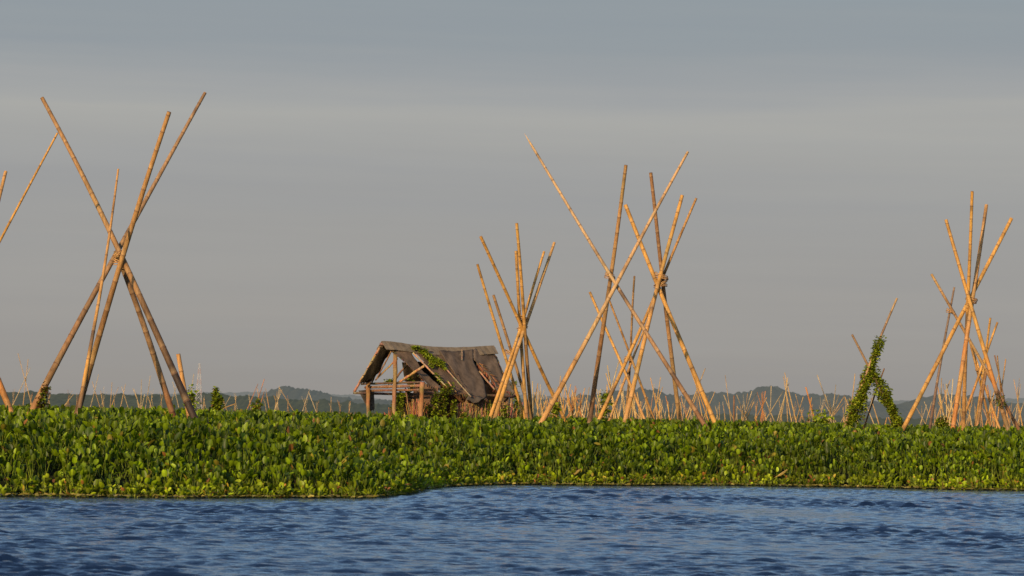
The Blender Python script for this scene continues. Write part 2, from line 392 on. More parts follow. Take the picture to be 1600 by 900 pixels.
# ---- farther groups traced one by one
FAR = [
 ('thin pink-brown crossed poles far behind the plants beside the left picture edge', 270, (40, 591), [((28,552),(50,634)),((44,561),(36,634)),((47,575),(19,634))]),
 ('small pointed bamboo tripod far off between the legs of the tallest left tripod', 380, (148,604), [((154,585),(141,636)),((144,596),(156,636)),((157,610),(162,636))]),
 ('single short slanting pole far off left of the golden thin cane of the left tripod', 400, None, [((115,616),(99,636))]),
 ('very faint slender far poles crossing left of the dark leg', 430, (194,612), [((196,600),(188,636)),((190,604),(200,636)),((175,597),(172,636))]),
 ('faint far tripod with one tall straight pole between the legs of the left tripod', 360, (228,610), [((235,587),(227,638)),((221,593),(220,638)),((226,616),(221,638)),((231,618),(237,638))]),
 ('little far tripod squeezed behind the two right legs of the left tripod', 380, (274,608), [((270,597),(280,638)),((276,603),(264,638))]),
 ('lone thin far pole leaning right beside the lattice mast', 380, None, [((303,584),(294,638))]),
 ('lone pale far pole standing in front of the dark pointed bush', 250, None, [((333,608),(336,640))]),
 ('pale bamboo pole lying almost flat on the plants', 120, None, [((368,631),(338,641))]),
 ('dense orange far tripod wrapped in weeds, left of the first hill', 240, (404,620), [((403,600),(384,644)),((413,592),(396,644)),((415,607),(422,644)),((413,612),(403,644)),((402,606),(408,644))]),
 ('small leaning pink pole right of the weedy far tripod', 400, (431,630), [((433,612),(429,642)),((428,618),(436,642))]),
 ('single pale pole slanting in front of the hill top left of the hut', 300, None, [((436,605),(459,642))]),
 ('two pale far poles leaning apart in a V turned over, left of the hut', 280, (484,614), [((484,608),(472,646)),((482,612),(497,650))]),
 ('crossed pale poles right behind the foot of the dark slanting leg', 230, (1106,636), [((1117,612),(1098,658)),((1103,618),(1110,658))]),
 ('tall pale far pole with a shorter one leaning on it beside a dark post', 220, (1137,620), [((1133,586),(1142,659)),((1131,617),(1148,660))]),
 ('dark weathered short post standing right of a tall pale pole', 170, None, [((1147,618),(1147,659))]),
 ('short pale stub between the last slanting leg and the tall pale pole', 260, None, [((1124,628),(1124,659))]),
 ('far fan of seven spread pole tips like an open hand below the hill', 230, (1165,650), [((1151,617),(1170,662)),((1161,616),(1167,662)),((1168,615),(1163,662)),((1175,611),(1160,662)),((1182,615),(1156,662)),((1151,635),(1174,662)),((1178,628),(1164,662))]),
 ('far tripod with a tight waist and five orange tips under the hill', 225, (1191,634), [((1183,613),(1198,662)),((1190,614),(1193,662)),((1196,611),(1187,662)),((1198,621),(1178,662)),((1192,612),(1190,662))]),
 ('far tripod with a long leg rising right and one thin upright pole in the middle', 215, (1205,639), [((1197,627),(1213,664)),((1205,603),(1204,664)),((1224,611),(1192,664))]),
 ('peaked far tripod with its legs spread wide below a pale pink tip', 205, (1228,609), [((1226,582),(1247,668)),((1231,590),(1218,666)),((1224,588),(1239,667)),((1233,598),(1213,664)),((1228,594),(1231,666))]),
 ('far pair of pale poles crossing right of the peaked tripod', 220, (1249,632), [((1243,616),(1257,668)),((1255,620),(1241,666))]),
 ('thick orange far pole leaning on a thinner one right of centre in the pole field', 190, (1266,633), [((1259,605),(1276,669)),((1268,621),(1262,668))]),
 ('far bundle with a narrow waist and many faint tips, left of the vine-covered poles', 200, (1300,645), [((1277,586),(1308,668)),((1289,616),(1306,668)),((1296,625),(1302,668)),((1306,601),(1298,668)),((1311,616),(1294,668)),((1320,618),(1290,668)),((1318,630),(1288,666)),((1289,632),(1311,666))]),
 ('bright far poles fanned out behind the foot of the vine-covered left pole', 150, (1330,628), [((1320,620),(1338,670)),((1336,584),(1328,670)),((1341,610),(1316,670)),((1338,622),(1322,670)),((1327,622),(1344,670))]),
 ('two pale slanting poles seen through the arch of the vine-covered pair', 170, (1358,640), [((1351,627),(1368,669)),((1361,622),(1376,670)),((1366,612),(1350,670))]),
 ('low orange far pair of stubs meeting under the vine arch', 200, (1387,656), [((1386,652),(1381,671)),((1388,652),(1396,671))]),
 ('tangled thin poles behind the left legs of the tall right-edge tripod', 140, (1487,640), [((1468,616),(1484,676)),((1478,600),(1496,676)),((1489,592),(1482,676)),((1497,606),(1474,676)),((1500,622),(1478,676)),((1476,628),(1500,676)),((1466,628),(1490,676))]),
 ('thin pale poles standing between the legs of the right-edge tripods', 160, (1545,650), [((1538,622),(1552,677)),((1552,630),(1540,677)),((1558,632),(1545,677))]),
 ('orange far stubs rising close to the foot of the dark cane right of the hut', 160, (893,638), [((886,618),(899,656)),((899,612),(888,656)),((893,616),(894,656)),((904,622),(884,656))]),
 ('low orange far poles gathered between the dark leg and the big slanting leg', 170, (905,640), [((914,606),(900,657)),((900,620),(911,657)),((907,614),(906,657))]),
 ('brown far fan rising right behind the dark brown leg', 170, (939,640), [((929,618),(946,657)),((944,612),(936,657)),((950,618),(932,657)),((936,610),(941,657))]),
]
PALES = [(.50,.36,.15), (.52,.33,.11), (.56,.43,.22), (.46,.29,.10)]
for i, (label, Y, cross, pls) in enumerate(FAR):
    rs = random.Random(i)
    single = len(pls) == 1
    poles = []
    for j, (t, b) in enumerate(pls):
        w = min(4.2, max(1.15, .066 * F / Y * rs.uniform(.8, 1.15)))
        if 'thick' in label and j == 0: w *= 1.7
        if 'dark weathered' in label: w *= 1.6
        tint = rs.choice(PALES)
        if 'dark weathered' in label: tint = BROWN
        if 'orange' in label: tint = ORANGE if rs.random() < .6 else GOLD
        poles.append((t, b, rs.uniform(-1.2, 1.2) if not single else .1, w, w * .7, tint, tint, {'free': single or cross is None, 'bend': .006}))
    tripod('bamboo_tripod' if not single else 'bamboo_pole', label, 'bamboo poles' if not single else 'bamboo pole', Y, cross, poles,
           'distant bamboo tripods' if not single else 'distant single bamboo poles', detail=0, lash=False)

# ---- the crowd of far stakes: each a thing, too small to show parts
def far_bundle(px, Y, h, n, rs, label, group):
    c = at(px, 650, Y); hc = h * rs.uniform(.45, .65); mb = MB()
    X = c.x; sp = h * rs.uniform(.12, .36); top = sp * rs.uniform(.6, 1.0)
    r = rs.uniform(.017, .034)
    for k in range(n):
        a = rs.uniform(0, 6.283); q = rs.uniform(.4, 1)
        bx, by = math.cos(a) * sp * q, math.sin(a) * sp * q
        hh = h * rs.uniform(.72, 1.05)
        kk = (hh - hc) / hc
        A = Vector((X + bx, Y + by, -.1)); B = Vector((X - bx * kk * top / sp, Y - by * kk, hh))
        col = rs.choice(PALES + PALES + [GOLD, ORANGE, GREY])
        bamboo(mb, A, B, r * 1.2, r * .8, col, col, 0, .006, rs.randint(0, 9999))
    o = mb.build('bamboo_bundle', M_BAMBOO, origin=(X, Y, 0))
    tag(o, label, 'bamboo poles', group)

rs = random.Random(42)
zones = [  # x0, x1, count, depth range, height range, label, group
 (828, 850, 3, (150, 260), (2.6, 3.3), 'thin golden stakes in the thicket of far poles just right of the hut', 'stakes right of the hut'),
 (846, 930, 20, (120, 330), (2.3, 3.3), 'tangled golden stakes in the thicket of far poles left of the dark brown leg', 'stakes left of the dark leg'),
 (930, 1092, 30, (120, 360), (2.4, 3.6), 'thin far stakes in the thicket seen between the legs of the two big middle tripods', 'stakes between the middle tripods'),
 (1095, 1335, 16, (300, 460), (3.0, 4.2), 'faint far stakes showing as hair-thin lines against the right hills', 'faint stakes before the right hills'),
 (1440, 1600, 20, (170, 380), (3.0, 4.2), 'thin far stakes crowding behind the feet of the right-edge tripods', 'stakes behind the right-edge tripods'),
 (0, 330, 12, (380, 560), (2.8, 4.4), 'faint far stakes on the open lake before the low tree line on the left', 'faint stakes on the left'),
 (340, 560, 11, (360, 560), (2.6, 4.0), 'faint far stakes before the hill between the left tripod and the hut', 'faint stakes left of the hut'),
]
for x0, x1, cnt, dr, hr, lab, grp in zones:
    for k in range(cnt):
        far_bundle(x0 + (x1 - x0) * (k + rs.uniform(.1, .9)) / cnt, rs.uniform(*dr), rs.uniform(*hr), rs.randint(3, 5), rs, lab, grp)

# ------------------------------------------------------------------ leaves
def blade_template(nu, nv):
    """spoon shaped, cupped blade; returns (u across -1..1, v along 0..1, w bulge)"""
    T = []
    for j in range(nv):
        v = j / (nv - 1)
        hw = (math.sin(math.pi * (0.09 + 0.82 * v) ** 0.95)) ** 0.55
        for i in range(nu):
            u = -1 + 2 * i / (nu - 1)
            T.append((u * hw, v - .10 * u * u * (1 - v), 0.34 * (u * hw) ** 2 + .10 * (v - .5) ** 2 * 2))
    Fq = [(j * nu + i, j * nu + i + 1, (j + 1) * nu + i + 1, (j + 1) * nu + i) for j in range(nv - 1) for i in range(nu - 1)]
    return np.array(T), np.array(Fq)

def make_leaves(B, az, lean, pl, bl, bw, tilt, col, nu=5, nv=4, pet=True, petr=.005, stalk_col=(.16, .20, .03), bulb=0.0):
    """B base points, az outward heading, lean of the stalk from upright, stalk length, blade length/width, extra tilt of the blade"""
    n = len(B)
    O = np.stack([np.cos(az), np.sin(az), np.zeros(n)], 1); S = np.stack([-np.sin(az), np.cos(az), np.zeros(n)], 1)
    Z = np.array([0, 0, 1.0])
    P = O * np.sin(lean)[:, None] + Z * np.cos(lean)[:, None]
    tip = B + P * pl[:, None]
    a = lean + tilt
    Vd = O * np.sin(a)[:, None] + Z * np.cos(a)[:, None]
    W = np.cross(S, Vd)
    rollr = rng.normal(0, .35, n)
    S2 = S * np.cos(rollr)[:, None] + W * np.sin(rollr)[:, None]; W2 = np.cross(S2, Vd)
    T, Fq = blade_template(nu, nv); m = len(T)
    V = (tip[:, None, :] + S2[:, None, :] * (T[None, :, 0:1] * bw[:, None, None] * .5)
         + Vd[:, None, :] * (T[None, :, 1:2] * bl[:, None, None]) - W2[:, None, :] * (T[None, :, 2:3] * bw[:, None, None] * .8))
    shade = 0.8 + .35 * T[:, 1]; shade[(np.abs(T[:, 0]) < .05)] *= 1.12
    Cc = col[:, None, :] * shade[None, :, None]
    Vs = [V.reshape(-1, 3)]; Cs = [Cc.reshape(-1, 3)]
    Fs = [(Fq[None] + (np.arange(n) * m)[:, None, None]).reshape(-1, 4)]
    if pet:
        base = n * m; ks = 3; rings = [(0, 1.6 + bulb * 2), (.3, 1.3 + bulb * 3.2), (.65, .9), (1, .7)]
        pv = []
        bow = (O * (rng.uniform(-.05, .05, n) * pl)[:, None])
        for (t, rr) in rings:
            c = B + P * (pl * t)[:, None] + bow * math.sin(math.pi * t)
            for k in range(ks):
                th = 2 * math.pi * k / ks
                pv.append(c + (O * math.cos(th) + S * math.sin(th)) * petr * rr)
        pv = np.stack(pv, 1); mp = pv.shape[1]
        pf = np.array([(r * ks + k, r * ks + (k + 1) % ks, (r + 1) * ks + (k + 1) % ks, (r + 1) * ks + k) for r in range(3) for k in range(ks)])
        Vs.append(pv.reshape(-1, 3)); Fs.append((pf[None] + (base + np.arange(n) * mp)[:, None, None]).reshape(-1, 4))
        sc = np.array(stalk_col)[None, :] * .6 + col * .5
        Cs.append(np.repeat(sc, mp, axis=0))
    return np.concatenate(Vs), np.concatenate(Fs), np.concatenate(Cs)

# ------------------------------------------------------------------ floating hyacinth mat
edge_px = [(-420, 777), (-200, 777), (0, 776), (200, 777), (420, 778), (560, 778.5), (602, 776), (645, 770), (670, 764), (702, 760), (770, 757.5), (900, 758), (1200, 759), (1400, 763), (1600, 767), (1900, 770)]
EP = np.array([tuple(on_z(*p, 0.0))[:2] for p in edge_px])
# the point of the left promontory overhangs; keep x increasing
for i in range(1, len(EP)):
    if EP[i, 0] <= EP[i - 1, 0] + .02: EP[i, 0] = EP[i - 1, 0] + .02
def edge_y(x):
    return np.interp(x, EP[:, 0], EP[:, 1]) + .18 * np.sin(x * 2.1 + 1) + .10 * np.sin(x * 5.3) + .06 * np.sin(x * 11.7 + 2)

def fbm(x, y, sc, seed):
    r2 = np.random.default_rng(seed); s = np.zeros_like(x)
    for k in range(14):
        th = r2.uniform(0, 2 * np.pi); f = sc * r2.uniform(.5, 2.2); s += np.sin((x * np.cos(th) + y * np.sin(th)) * f + r2.uniform(0, 6.28)) / 14 ** .5
    return s

def top_z(x, d):
    z = .17 + .80 * (1 - np.exp(-np.maximum(d, 0) / 1.45))
    return z + fbm(x, d, 1.3, 5) * .03 * np.clip(d, .2, 1) + fbm(x, d, .35, 6) * .02

EX = np.linspace(-20, 22, 900); EDGE = np.stack([EX, edge_y(EX)], 1)
from mathutils.kdtree import KDTree
_kd = KDTree(len(EDGE))
for _i, _p in enumerate(EDGE): _kd.insert((_p[0], _p[1], 0), _i)
_kd.balance()
def shore(x, y, d):
    """distance to the nearest open water, for points close behind the edge"""
    o = np.array(d, dtype=float).copy(); xf, yf, of = x.ravel(), y.ravel(), o.ravel()
    for i in np.nonzero((of > 0) & (of < 14))[0]: of[i] = _kd.find((xf[i], yf[i], 0))[2]
    return of.reshape(o.shape)

def sample_zone(d0, d1, dens, margin=2.2):
    # rejection sample in x, d
    Ymax = 62 + d1; W = .165 * Ymax + margin
    n = int((2 * W) * (d1 - d0) * dens)
    x = rng.uniform(-W, W, n); d = rng.uniform(d0, d1, n); y = edge_y(x) + d
    k = np.abs(x) < .165 * y + margin
    return x[k], y[k], d[k]

Vall, Fall, Call = [], [], []; off = 0
def push(V, Fq, C):
    global off
    Vall.append(V); Fall.append(Fq + off); Call.append(C); off += len(V)

def greens(n, x, y):
    base = np.array([.092, .134, .003])
    c = base[None] * np.exp(rng.normal(0, .30, n))[:, None]
    patch = fbm(x, y, .8, 9)[:, None]
    c = c * (1 + .22 * patch)
    yk = (rng.random(n) < .09)[:, None]; c = np.where(yk, np.array([.19, .26, .010]) * rng.uniform(.7, 1.2, (n, 1)), c)
    dk = (rng.random(n) < .22)[:, None]; c = np.where(dk, np.array([.036, .062, .004]) * rng.uniform(.7, 1.2, (n, 1)), c)
    bk = (rng.random(n) < .010)[:, None]; c = np.where(bk, np.array([.22, .095, .025]) * rng.uniform(.6, 1.2, (n, 1)), c)
    ok = (rng.random(n) < .025)[:, None]; c = np.where(ok, np.array([.21, .17, .02]) * rng.uniform(.6, 1.2, (n, 1)), c)
    return np.clip(c, .004, .6)

def rosettes(d0, d1, dens_pl, nl, size, nu, nv, pet, edge=False):
    x, y, d = sample_zone(d0, d1, dens_pl)
    n = len(x); zt = top_z(x, shore(x, y, d))
    H = np.minimum(zt, rng.uniform(.34, .52, n) * size)          # plant height above its own root crown
    root = np.stack([x, y, np.maximum(zt - H + rng.normal(0, .03, n), 0.0)], 1)
    idx = np.repeat(np.arange(n), nl); m = len(idx)
    az = rng.uniform(0, 2 * np.pi, m)
    lean = np.abs(rng.normal(.22, .2, m)) if not edge else np.abs(rng.normal(.6, .35, m))
    bl = rng.uniform(.06, .115, m) * size * .95; bw = bl * rng.uniform(.62, 1.0, m)
    pl = np.maximum(H[idx] * rng.uniform(.45, 1.04, m) - bl * .4, .03)
    if edge: pl *= .6
    tilt = rng.normal(.15, .42, m)
    B = root[idx] + np.stack([np.cos(az), np.sin(az), 0 * az], 1) * rng.uniform(0, .03, m)[:, None]
    col = greens(m, B[:, 0], B[:, 1])
    low_ = np.exp(-np.clip(B[:, 1] - edge_y(B[:, 0]), 0, 9) / 1.1)[:, None]      # fresher, paler growth along the water
    col = col * (1 + .55 * low_)
    if edge:
        col = col * np.array([1.25, 1.15, 1.1]) + np.array([.03, .025, 0.003])
        bk = rng.random(m) < .04; col[bk] = np.array([.34, .15, .05]) * rng.uniform(.6, 1.2, (bk.sum(), 1))
    push(*make_leaves(B, az, lean, pl, bl, bw, tilt, col, nu, nv, pet, petr=.006 * size, bulb=.6 if edge else .15))

rosettes(-.10, .22, 56, 6, .62, 5, 4, True, edge=True)
rosettes(.10, .70, 34, 6, .88, 5, 4, True, edge=True)
rosettes(.35, 1.6, 30, 7, .85, 5, 4, True)
rosettes(1.3, 6.5, 20, 8, 1.05, 5, 4, True)
rosettes(6.0, 14, 12, 8, 1.1, 4, 3, True)
rosettes(14, 34, 6, 7, 1.3, 3, 3, False)
rosettes(34, 75, 3, 6, 1.7, 3, 3, False)
# floating bits along the waterline
n = 2200; x = rng.uniform(-12, 13, n); y = edge_y(x) - np.abs(rng.normal(0, .16, n))
push(*make_leaves(np.stack([x, y, np.full(n, .01)], 1), rng.uniform(0, 6.28, n), np.full(n, 1.2), np.full(n, .02), rng.uniform(.04, .08, n), rng.uniform(.03, .06, n), rng.uniform(.1, .4, n),
                  np.array([[.34, .28, .07]]) * rng.uniform(.3, 1.2, (n, 1)), 3, 3, False))
# dark matted floor of roots and dead stalks under the leaves
gx = np.concatenate([np.linspace(-26, -12, 12)[:-1], np.linspace(-12, 14, 261), np.linspace(14, 28, 12)[1:]]); gd = np.concatenate([np.linspace(0, 6, 40), np.linspace(6, 80, 60)[1:]])
GX, GD = np.meshgrid(gx, gd); GY = edge_y(GX) + GD
GZ = np.clip(top_z(GX, shore(GX, GY, GD)) - .34, -.02, 3) + rng.normal(0, .012, GX.shape); GZ[0] = -.05
Vm = np.stack([GX, GY, GZ], -1).reshape(-1, 3); nx = len(gx)
ii = np.array([(j * nx + i, j * nx + i + 1, (j + 1) * nx + i + 1, (j + 1) * nx + i) for j in range(len(gd) - 1) for i in range(nx - 1)])
nleaf = sum(len(f) for f in Fall)
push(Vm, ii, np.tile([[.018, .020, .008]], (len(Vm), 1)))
FF = np.concatenate(Fall); mi = np.zeros(len(FF)); mi[nleaf:] = 1
mat_o = np_mesh('water_hyacinth_mat', np.concatenate(Vall), FF, np.concatenate(Call), [M_LEAF, M_MUD], mi)
tag(mat_o, 'dense bright green floating mat of water hyacinth along the lake edge', 'water plants', kind='stuff')

# far reeds and grass closing the view to the lake behind
Vall, Fall, Call = [], [], []; off = 0
n = 16000; Y = rng.uniform(118, 190, n); x = rng.uniform(-1, 1, n) * (.17 * Y + 5)
hgt = rng.uniform(.75, 1.12, n) + fbm(x, Y, .15, 4) * .06
push(*make_leaves(np.stack([x, Y, np.zeros(n)], 1), rng.uniform(0, 6.28, n), np.abs(rng.normal(0, .12, n)), hgt * .5, hgt * .5, rng.uniform(.05, .14, n), rng.normal(0, .25, n),
                  np.where(rng.random((n, 1)) < .45, np.array([[.17, .12, .05]]), np.array([[.07, .10, .03]])) * rng.uniform(.6, 1.3, (n, 1)), 3, 3, True, petr=.02))
reeds = np_mesh('reed_bed', np.concatenate(Vall), np.concatenate(Fall), np.concatenate(Call), [M_VINE])
tag(reeds, 'low brownish green reeds and grass between the plants and the far poles', 'reeds', kind='stuff')

# ------------------------------------------------------------------ vines and bushes
def leafy(name, label, cat, paths, n, spread, size, Ybase, group=None, parent=None, dark=.0, mat_=None, hang=.3, stems=True, brown=.05):
    """leaves gathered round a set of polylines given as (point list)"""
    P = []
    lens = [sum((Vector(q[i + 1]) - Vector(q[i])).length for i in range(len(q) - 1)) for q in paths]
    for k in range(n):
        q = random.choices(paths, lens)[0]; seg = random.randrange(len(q) - 1); t = random.random()
        p = Vector(q[seg]).lerp(Vector(q[seg + 1]), t)
        clump = .45 + .75 * abs(noise.noise(p * 3.1)) * 2
        g = Vector([random.gauss(0, 1) for _ in range(3)]); g *= spread * clump / max(.6, g.length ** .4)
        P.append(tuple(p + g))
    P = np.array(P)
    az = rng.uniform(0, 6.28, n); col = np.array([[.25, .31, .02]]) * np.exp(rng.normal(0, .4, n))[:, None]
    yk = rng.random(n) < .15; col[yk] = np.array([.17, .20, .03]) * rng.uniform(.6, 1.1, (yk.sum(), 1))
    bk = rng.random(n) < brown; col[bk] = np.array([.20, .10, .04])
    col = np.clip(col * (1 - dark), .004, .5)
    bl = rng.uniform(.6, 1.3, n) * size
    V, Fq, C = make_leaves(P, az, np.full(n, .8), np.full(n, .01), bl, bl * .85, rng.uniform(.0, 1.6, n), col, 3, 4, False)
    mb = MB()
    if stems:
        for q in paths:
            for k in range(3):
                pts = []
                for i in range(len(q) - 1):
                    for t in (0, .25, .5, .75):
                        p = Vector(q[i]).lerp(Vector(q[i + 1]), t); th = (i * 4 + t * 4) * 1.7 + k * 2.1
                        pts.append(p + Vector((math.cos(th), math.sin(th), 0)) * spread * .5)
                mb.tube(pts, .006, 4, (.10, .075, .03))
    if mb.v:
        fo = np.array([f for f in mb.f if len(f) == 4]); 
        C = np.concatenate([C, np.array(mb.c)]); Fq = np.concatenate([Fq, fo + len(V)]); V = np.concatenate([V, np.array(mb.v)])
    b = np.array([P[:, 0].mean(), P[:, 1].mean(), P[:, 2].min()])
    if parent is not None: b = np.array(parent.location)
    o = np_mesh(name, V - b, Fq, C, [mat_ or M_VINE])
    if parent is None: o.location = b; tag(o, label, cat, group)
    else: o.parent = parent
    return o

leafy('climbing_vine', 'green vine sheathing the two crossed poles that stand right', 'vine',
      [[at(1376, 532, 68.8), at(1361, 575, 69), at(1345, 620, 68.9), at(1328, 668, 68.8)], [at(1361, 575, 69), at(1345, 620, 68.9), at(1328, 668, 68.8)],
       [at(1363, 580, 69), at(1378, 612, 69.1), at(1393, 640, 69.1), at(1405, 668, 69.2)], [at(1378, 612, 69.1), at(1393, 640, 69.1), at(1405, 668, 69.2)]],
      6000, .095, .05, 69, dark=.15)
leafy('climbing_vine', 'dark weedy vine clump round the foot of the biggest left tripod', 'vine',
      [[at(72, 605, 49.35), at(63, 640, 49.3)]], 190, .06, .045, 44, dark=.45, brown=.6)
leafy('climbing_vine', 'few dark leaves caught on a leg of the tall right-edge tripod', 'vine', [[at(1558, 622, 67.6), at(1568, 634, 67.6)]], 90, .08, .04, 68, dark=.5, brown=.2, stems=False)
leafy('bush', 'dark pointed bush rising above the plants left of the weedy far tripod', 'bush',
      [[at(338, 608, 110), at(338, 640, 110)], [at(345, 622, 110), at(343, 640, 110)], [at(333, 625, 110), at(335, 640, 110)]], 420, .09, .10, 110, dark=.2)
leafy('weed', 'bright green weed right of the orange bamboo stub', 'weed', [[at(301, 615, 70), at(300, 640, 70)], [at(296, 608, 70), at(298, 640, 70)]], 170, .07, .06, 70, dark=.0)
leafy('weed', 'green weeds growing inside the weedy far tripod', 'weed', [[at(404, 624, 200), at(402, 645, 200)], [at(397, 632, 200), at(400, 645, 200)]], 160, .16, .17, 200, dark=.3)
leafy('bush', 'small dark green bush at the foot of the tall right-edge tripod', 'bush', [[at(1470, 655, 85), at(1470, 676, 85)], [at(1478, 662, 85), at(1462, 674, 85)]], 420, .16, .07, 85, dark=.35)
leafy('weed', 'green weed on a golden leg behind the dark brown one', 'weed', [[at(948, 615, 66), at(943, 655, 66)]], 200, .06, .06, 66, dark=.25)
leafy('weed', 'small weed beside the foot of the hut bundle right leg', 'weed', [[at(868, 630, 66), at(868, 652, 66)]], 160, .07, .06, 66, dark=.2)
leafy('bush', 'low hazy bush left of the vine-covered poles', 'bush', [[at(1283, 655, 150), at(1283, 670, 150)]], 260, .28, .16, 150, dark=.1)

# dead curled leaves standing out of the mat
def dry_leaf(label, a, b, Y, w):
    A = at(*a, Y); B = at(*b, Y); mb = MB(); side = Vector((0, -.5, -.85)); vs = []; cs = []
    for i in range(7):
        t = i / 6; c = A.lerp(B, t); hw = w * math.sin(math.pi * (.08 + .84 * t)) * .6
        for k in range(5):
            u = k / 4
            vs.append(c + side * hw * 2 * u + Vector((0, -.06 * math.sin(u * 3.1) * (1 + t), 0))); cs.append(lerp((.30, .22, .06), (.16, .12, .03), u))
    mb.add(vs, [(i * 5 + k, i * 5 + k + 1, (i + 1) * 5 + k + 1, (i + 1) * 5 + k) for i in range(6) for k in range(4)], cs)
    mb.tube([A + (A - B) * .35, A, A.lerp(B, .5), B], [.008, .007, .005, .003], 5, (.45, .30, .12))
    o = mb.build('dry_leaf', M_THATCH, origin=tuple(A)); tag(o, label, 'dry leaf', 'large dead leaves on the mat')
dry_leaf('broad curled brown dead leaf near the waterline below the wide-spread tripod', (893, 741), (908, 732), on_z(900, 758).y + .35, .06)
dry_leaf('yellowish dead leaf lying on the plants towards the right below the pole field', (1214, 744), (1230, 733), on_z(1220, 760).y + .4, .05)

# ------------------------------------------------------------------ hut
TH = R(42); HY = 76.0
P2 = at(618, 645, HY); u_ = Vector((math.cos(TH), math.sin(TH), 0)); v_ = Vector((math.sin(TH), -math.cos(TH), 0))
def H(s, t, z): return Vector((P2.x, P2.y, 0)) + u_ * s + v_ * t + Vector((0, 0, z))
ZR, ZE, TE = 2.70, 1.58, 0.95
hut = empty('hut', (P2.x, P2.y, 0))
tag(hut, 'collapsing stilt hut with torn grey brown roof sheets and vines over it', 'hut')
def on_front(px, py, lift=0.0):
    d = ray(px, py); n = (v_ * (ZR - ZE) + Vector((0, 0, TE))).normalized(); p0 = H(0, 0, ZR) + n * lift
    return CAM_P + d * ((p0 - CAM_P).dot(n) / d.dot(n))
def on_back(px, py, lift=0.0):
    d = ray(px, py); n = (-v_ * (ZR - ZE) + Vector((0, 0, TE))).normalized(); p0 = H(0, 0, ZR) - n * lift
    return CAM_P + d * ((p0 - CAM_P).dot(n) / d.dot(n))
def sheet(name, left, right, surf, col, lift=.03, nu=22, nv=18, sag=.032, ragged=.05, thick=.008, seed=1, part=hut, m=M_CLOTH, label=None):
    """cloth between a left and a right edge, each a list of picture points laid on a roof plane, top to bottom"""
    def along(pl, t):
        k = t * (len(pl) - 1); i = min(int(k), len(pl) - 2); f = k - i
        return (pl[i][0] + (pl[i + 1][0] - pl[i][0]) * f, pl[i][1] + (pl[i + 1][1] - pl[i][1]) * f)
    top = []; cols = []
    for j in range(nv):
        t = j / (nv - 1)
        for i in range(nu):
            s = i / (nu - 1); a = along(left, t); b = along(right, t)
            px = a[0] + (b[0] - a[0]) * s; py = a[1] + (b[1] - a[1]) * s
            p = surf(px, py, lift) if surf else None
            nz = noise.noise(Vector((px * .07, py * .05, seed)))
            nz2 = noise.noise(Vector((px * .22, py * .05, seed + 9)))
            p = p + Vector((0, -.3, 1)) * (nz * sag * 1.6 + nz2 * sag * .9 - math.sin(math.pi * s) * sag * .8)
            if j == nv - 1: p = p + Vector((0, 0, -1)) * (abs(noise.noise(Vector((px * .3, seed, 2)))) * ragged * 3)
            top.append(p); cols.append(tuple(c * (1 + .30 * nz + .18 * nz2) for c in col))
    n = nu * nv
    vs = top + [p - Vector((0, 0, thick)) for p in top]
    fs = [(j * nu + i, (j + 1) * nu + i, (j + 1) * nu + i + 1, j * nu + i + 1) for j in range(nv - 1) for i in range(nu - 1)]
    fs2 = [tuple(n + k for k in f[::-1]) for f in fs]
    rim = []
    for i in range(nu - 1): rim += [(i, i + 1, n + i + 1, n + i), ((nv - 1) * nu + i + 1, (nv - 1) * nu + i, n + (nv - 1) * nu + i, n + (nv - 1) * nu + i + 1)]
    for j in range(nv - 1): rim += [((j + 1) * nu, j * nu, n + j * nu, n + (j + 1) * nu), (j * nu + nu - 1, (j + 1) * nu + nu - 1, n + (j + 1) * nu + nu - 1, n + j * nu + nu - 1)]
    mb = MB(); mb.add(vs, fs + fs2 + rim, cols + cols)
    o = mb.build(name, m, part)
    if label: o['label'] = label
    return o
SH = (.118, .086, .062)
sheet('roof_sheet', [(608, 544), (635, 568), (668, 600)], [(640, 547), (662, 580), (692, 608)], on_front, (.125, .085, .056), seed=1)
sheet('roof_sheet', [(648, 549), (668, 572), (700, 606)], [(692, 547), (712, 580), (737, 618)], on_front, (.12, .08, .054), seed=2, lift=.035)
sheet('roof_sheet', [(686, 547), (704, 575), (735, 618)], [(739, 546), (739, 562), (757, 597), (760, 622)], on_front, SH, seed=3, lift=.055, sag=.03)
sheet('roof_sheet', [(737, 546), (740, 561), (758, 580), (775, 600)], [(767, 544), (777, 564), (787, 588), (800, 604)], on_front, SH, seed=4, lift=.04, sag=.03)
sheet('roof_sheet', [(774, 598), (774, 606), (778, 613)], [(790, 590), (806, 604), (811, 616)], on_front, (.15, .12, .09), seed=14, lift=.03, nv=6)
sheet('roof_sheet', [(735, 616), (728, 622)], [(760, 620), (748, 628)], on_front, (.10, .08, .06), seed=5, lift=.06, nv=4, nu=8, label='loose torn flap at the eave')
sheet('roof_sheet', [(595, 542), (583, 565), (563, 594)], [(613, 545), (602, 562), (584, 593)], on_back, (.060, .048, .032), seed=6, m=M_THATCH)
sheet('roof_sheet', [(628, 567), (630, 580), (632, 592)], [(764, 556), (764, 585), (764, 600)], on_back, (.085, .065, .05), seed=7)
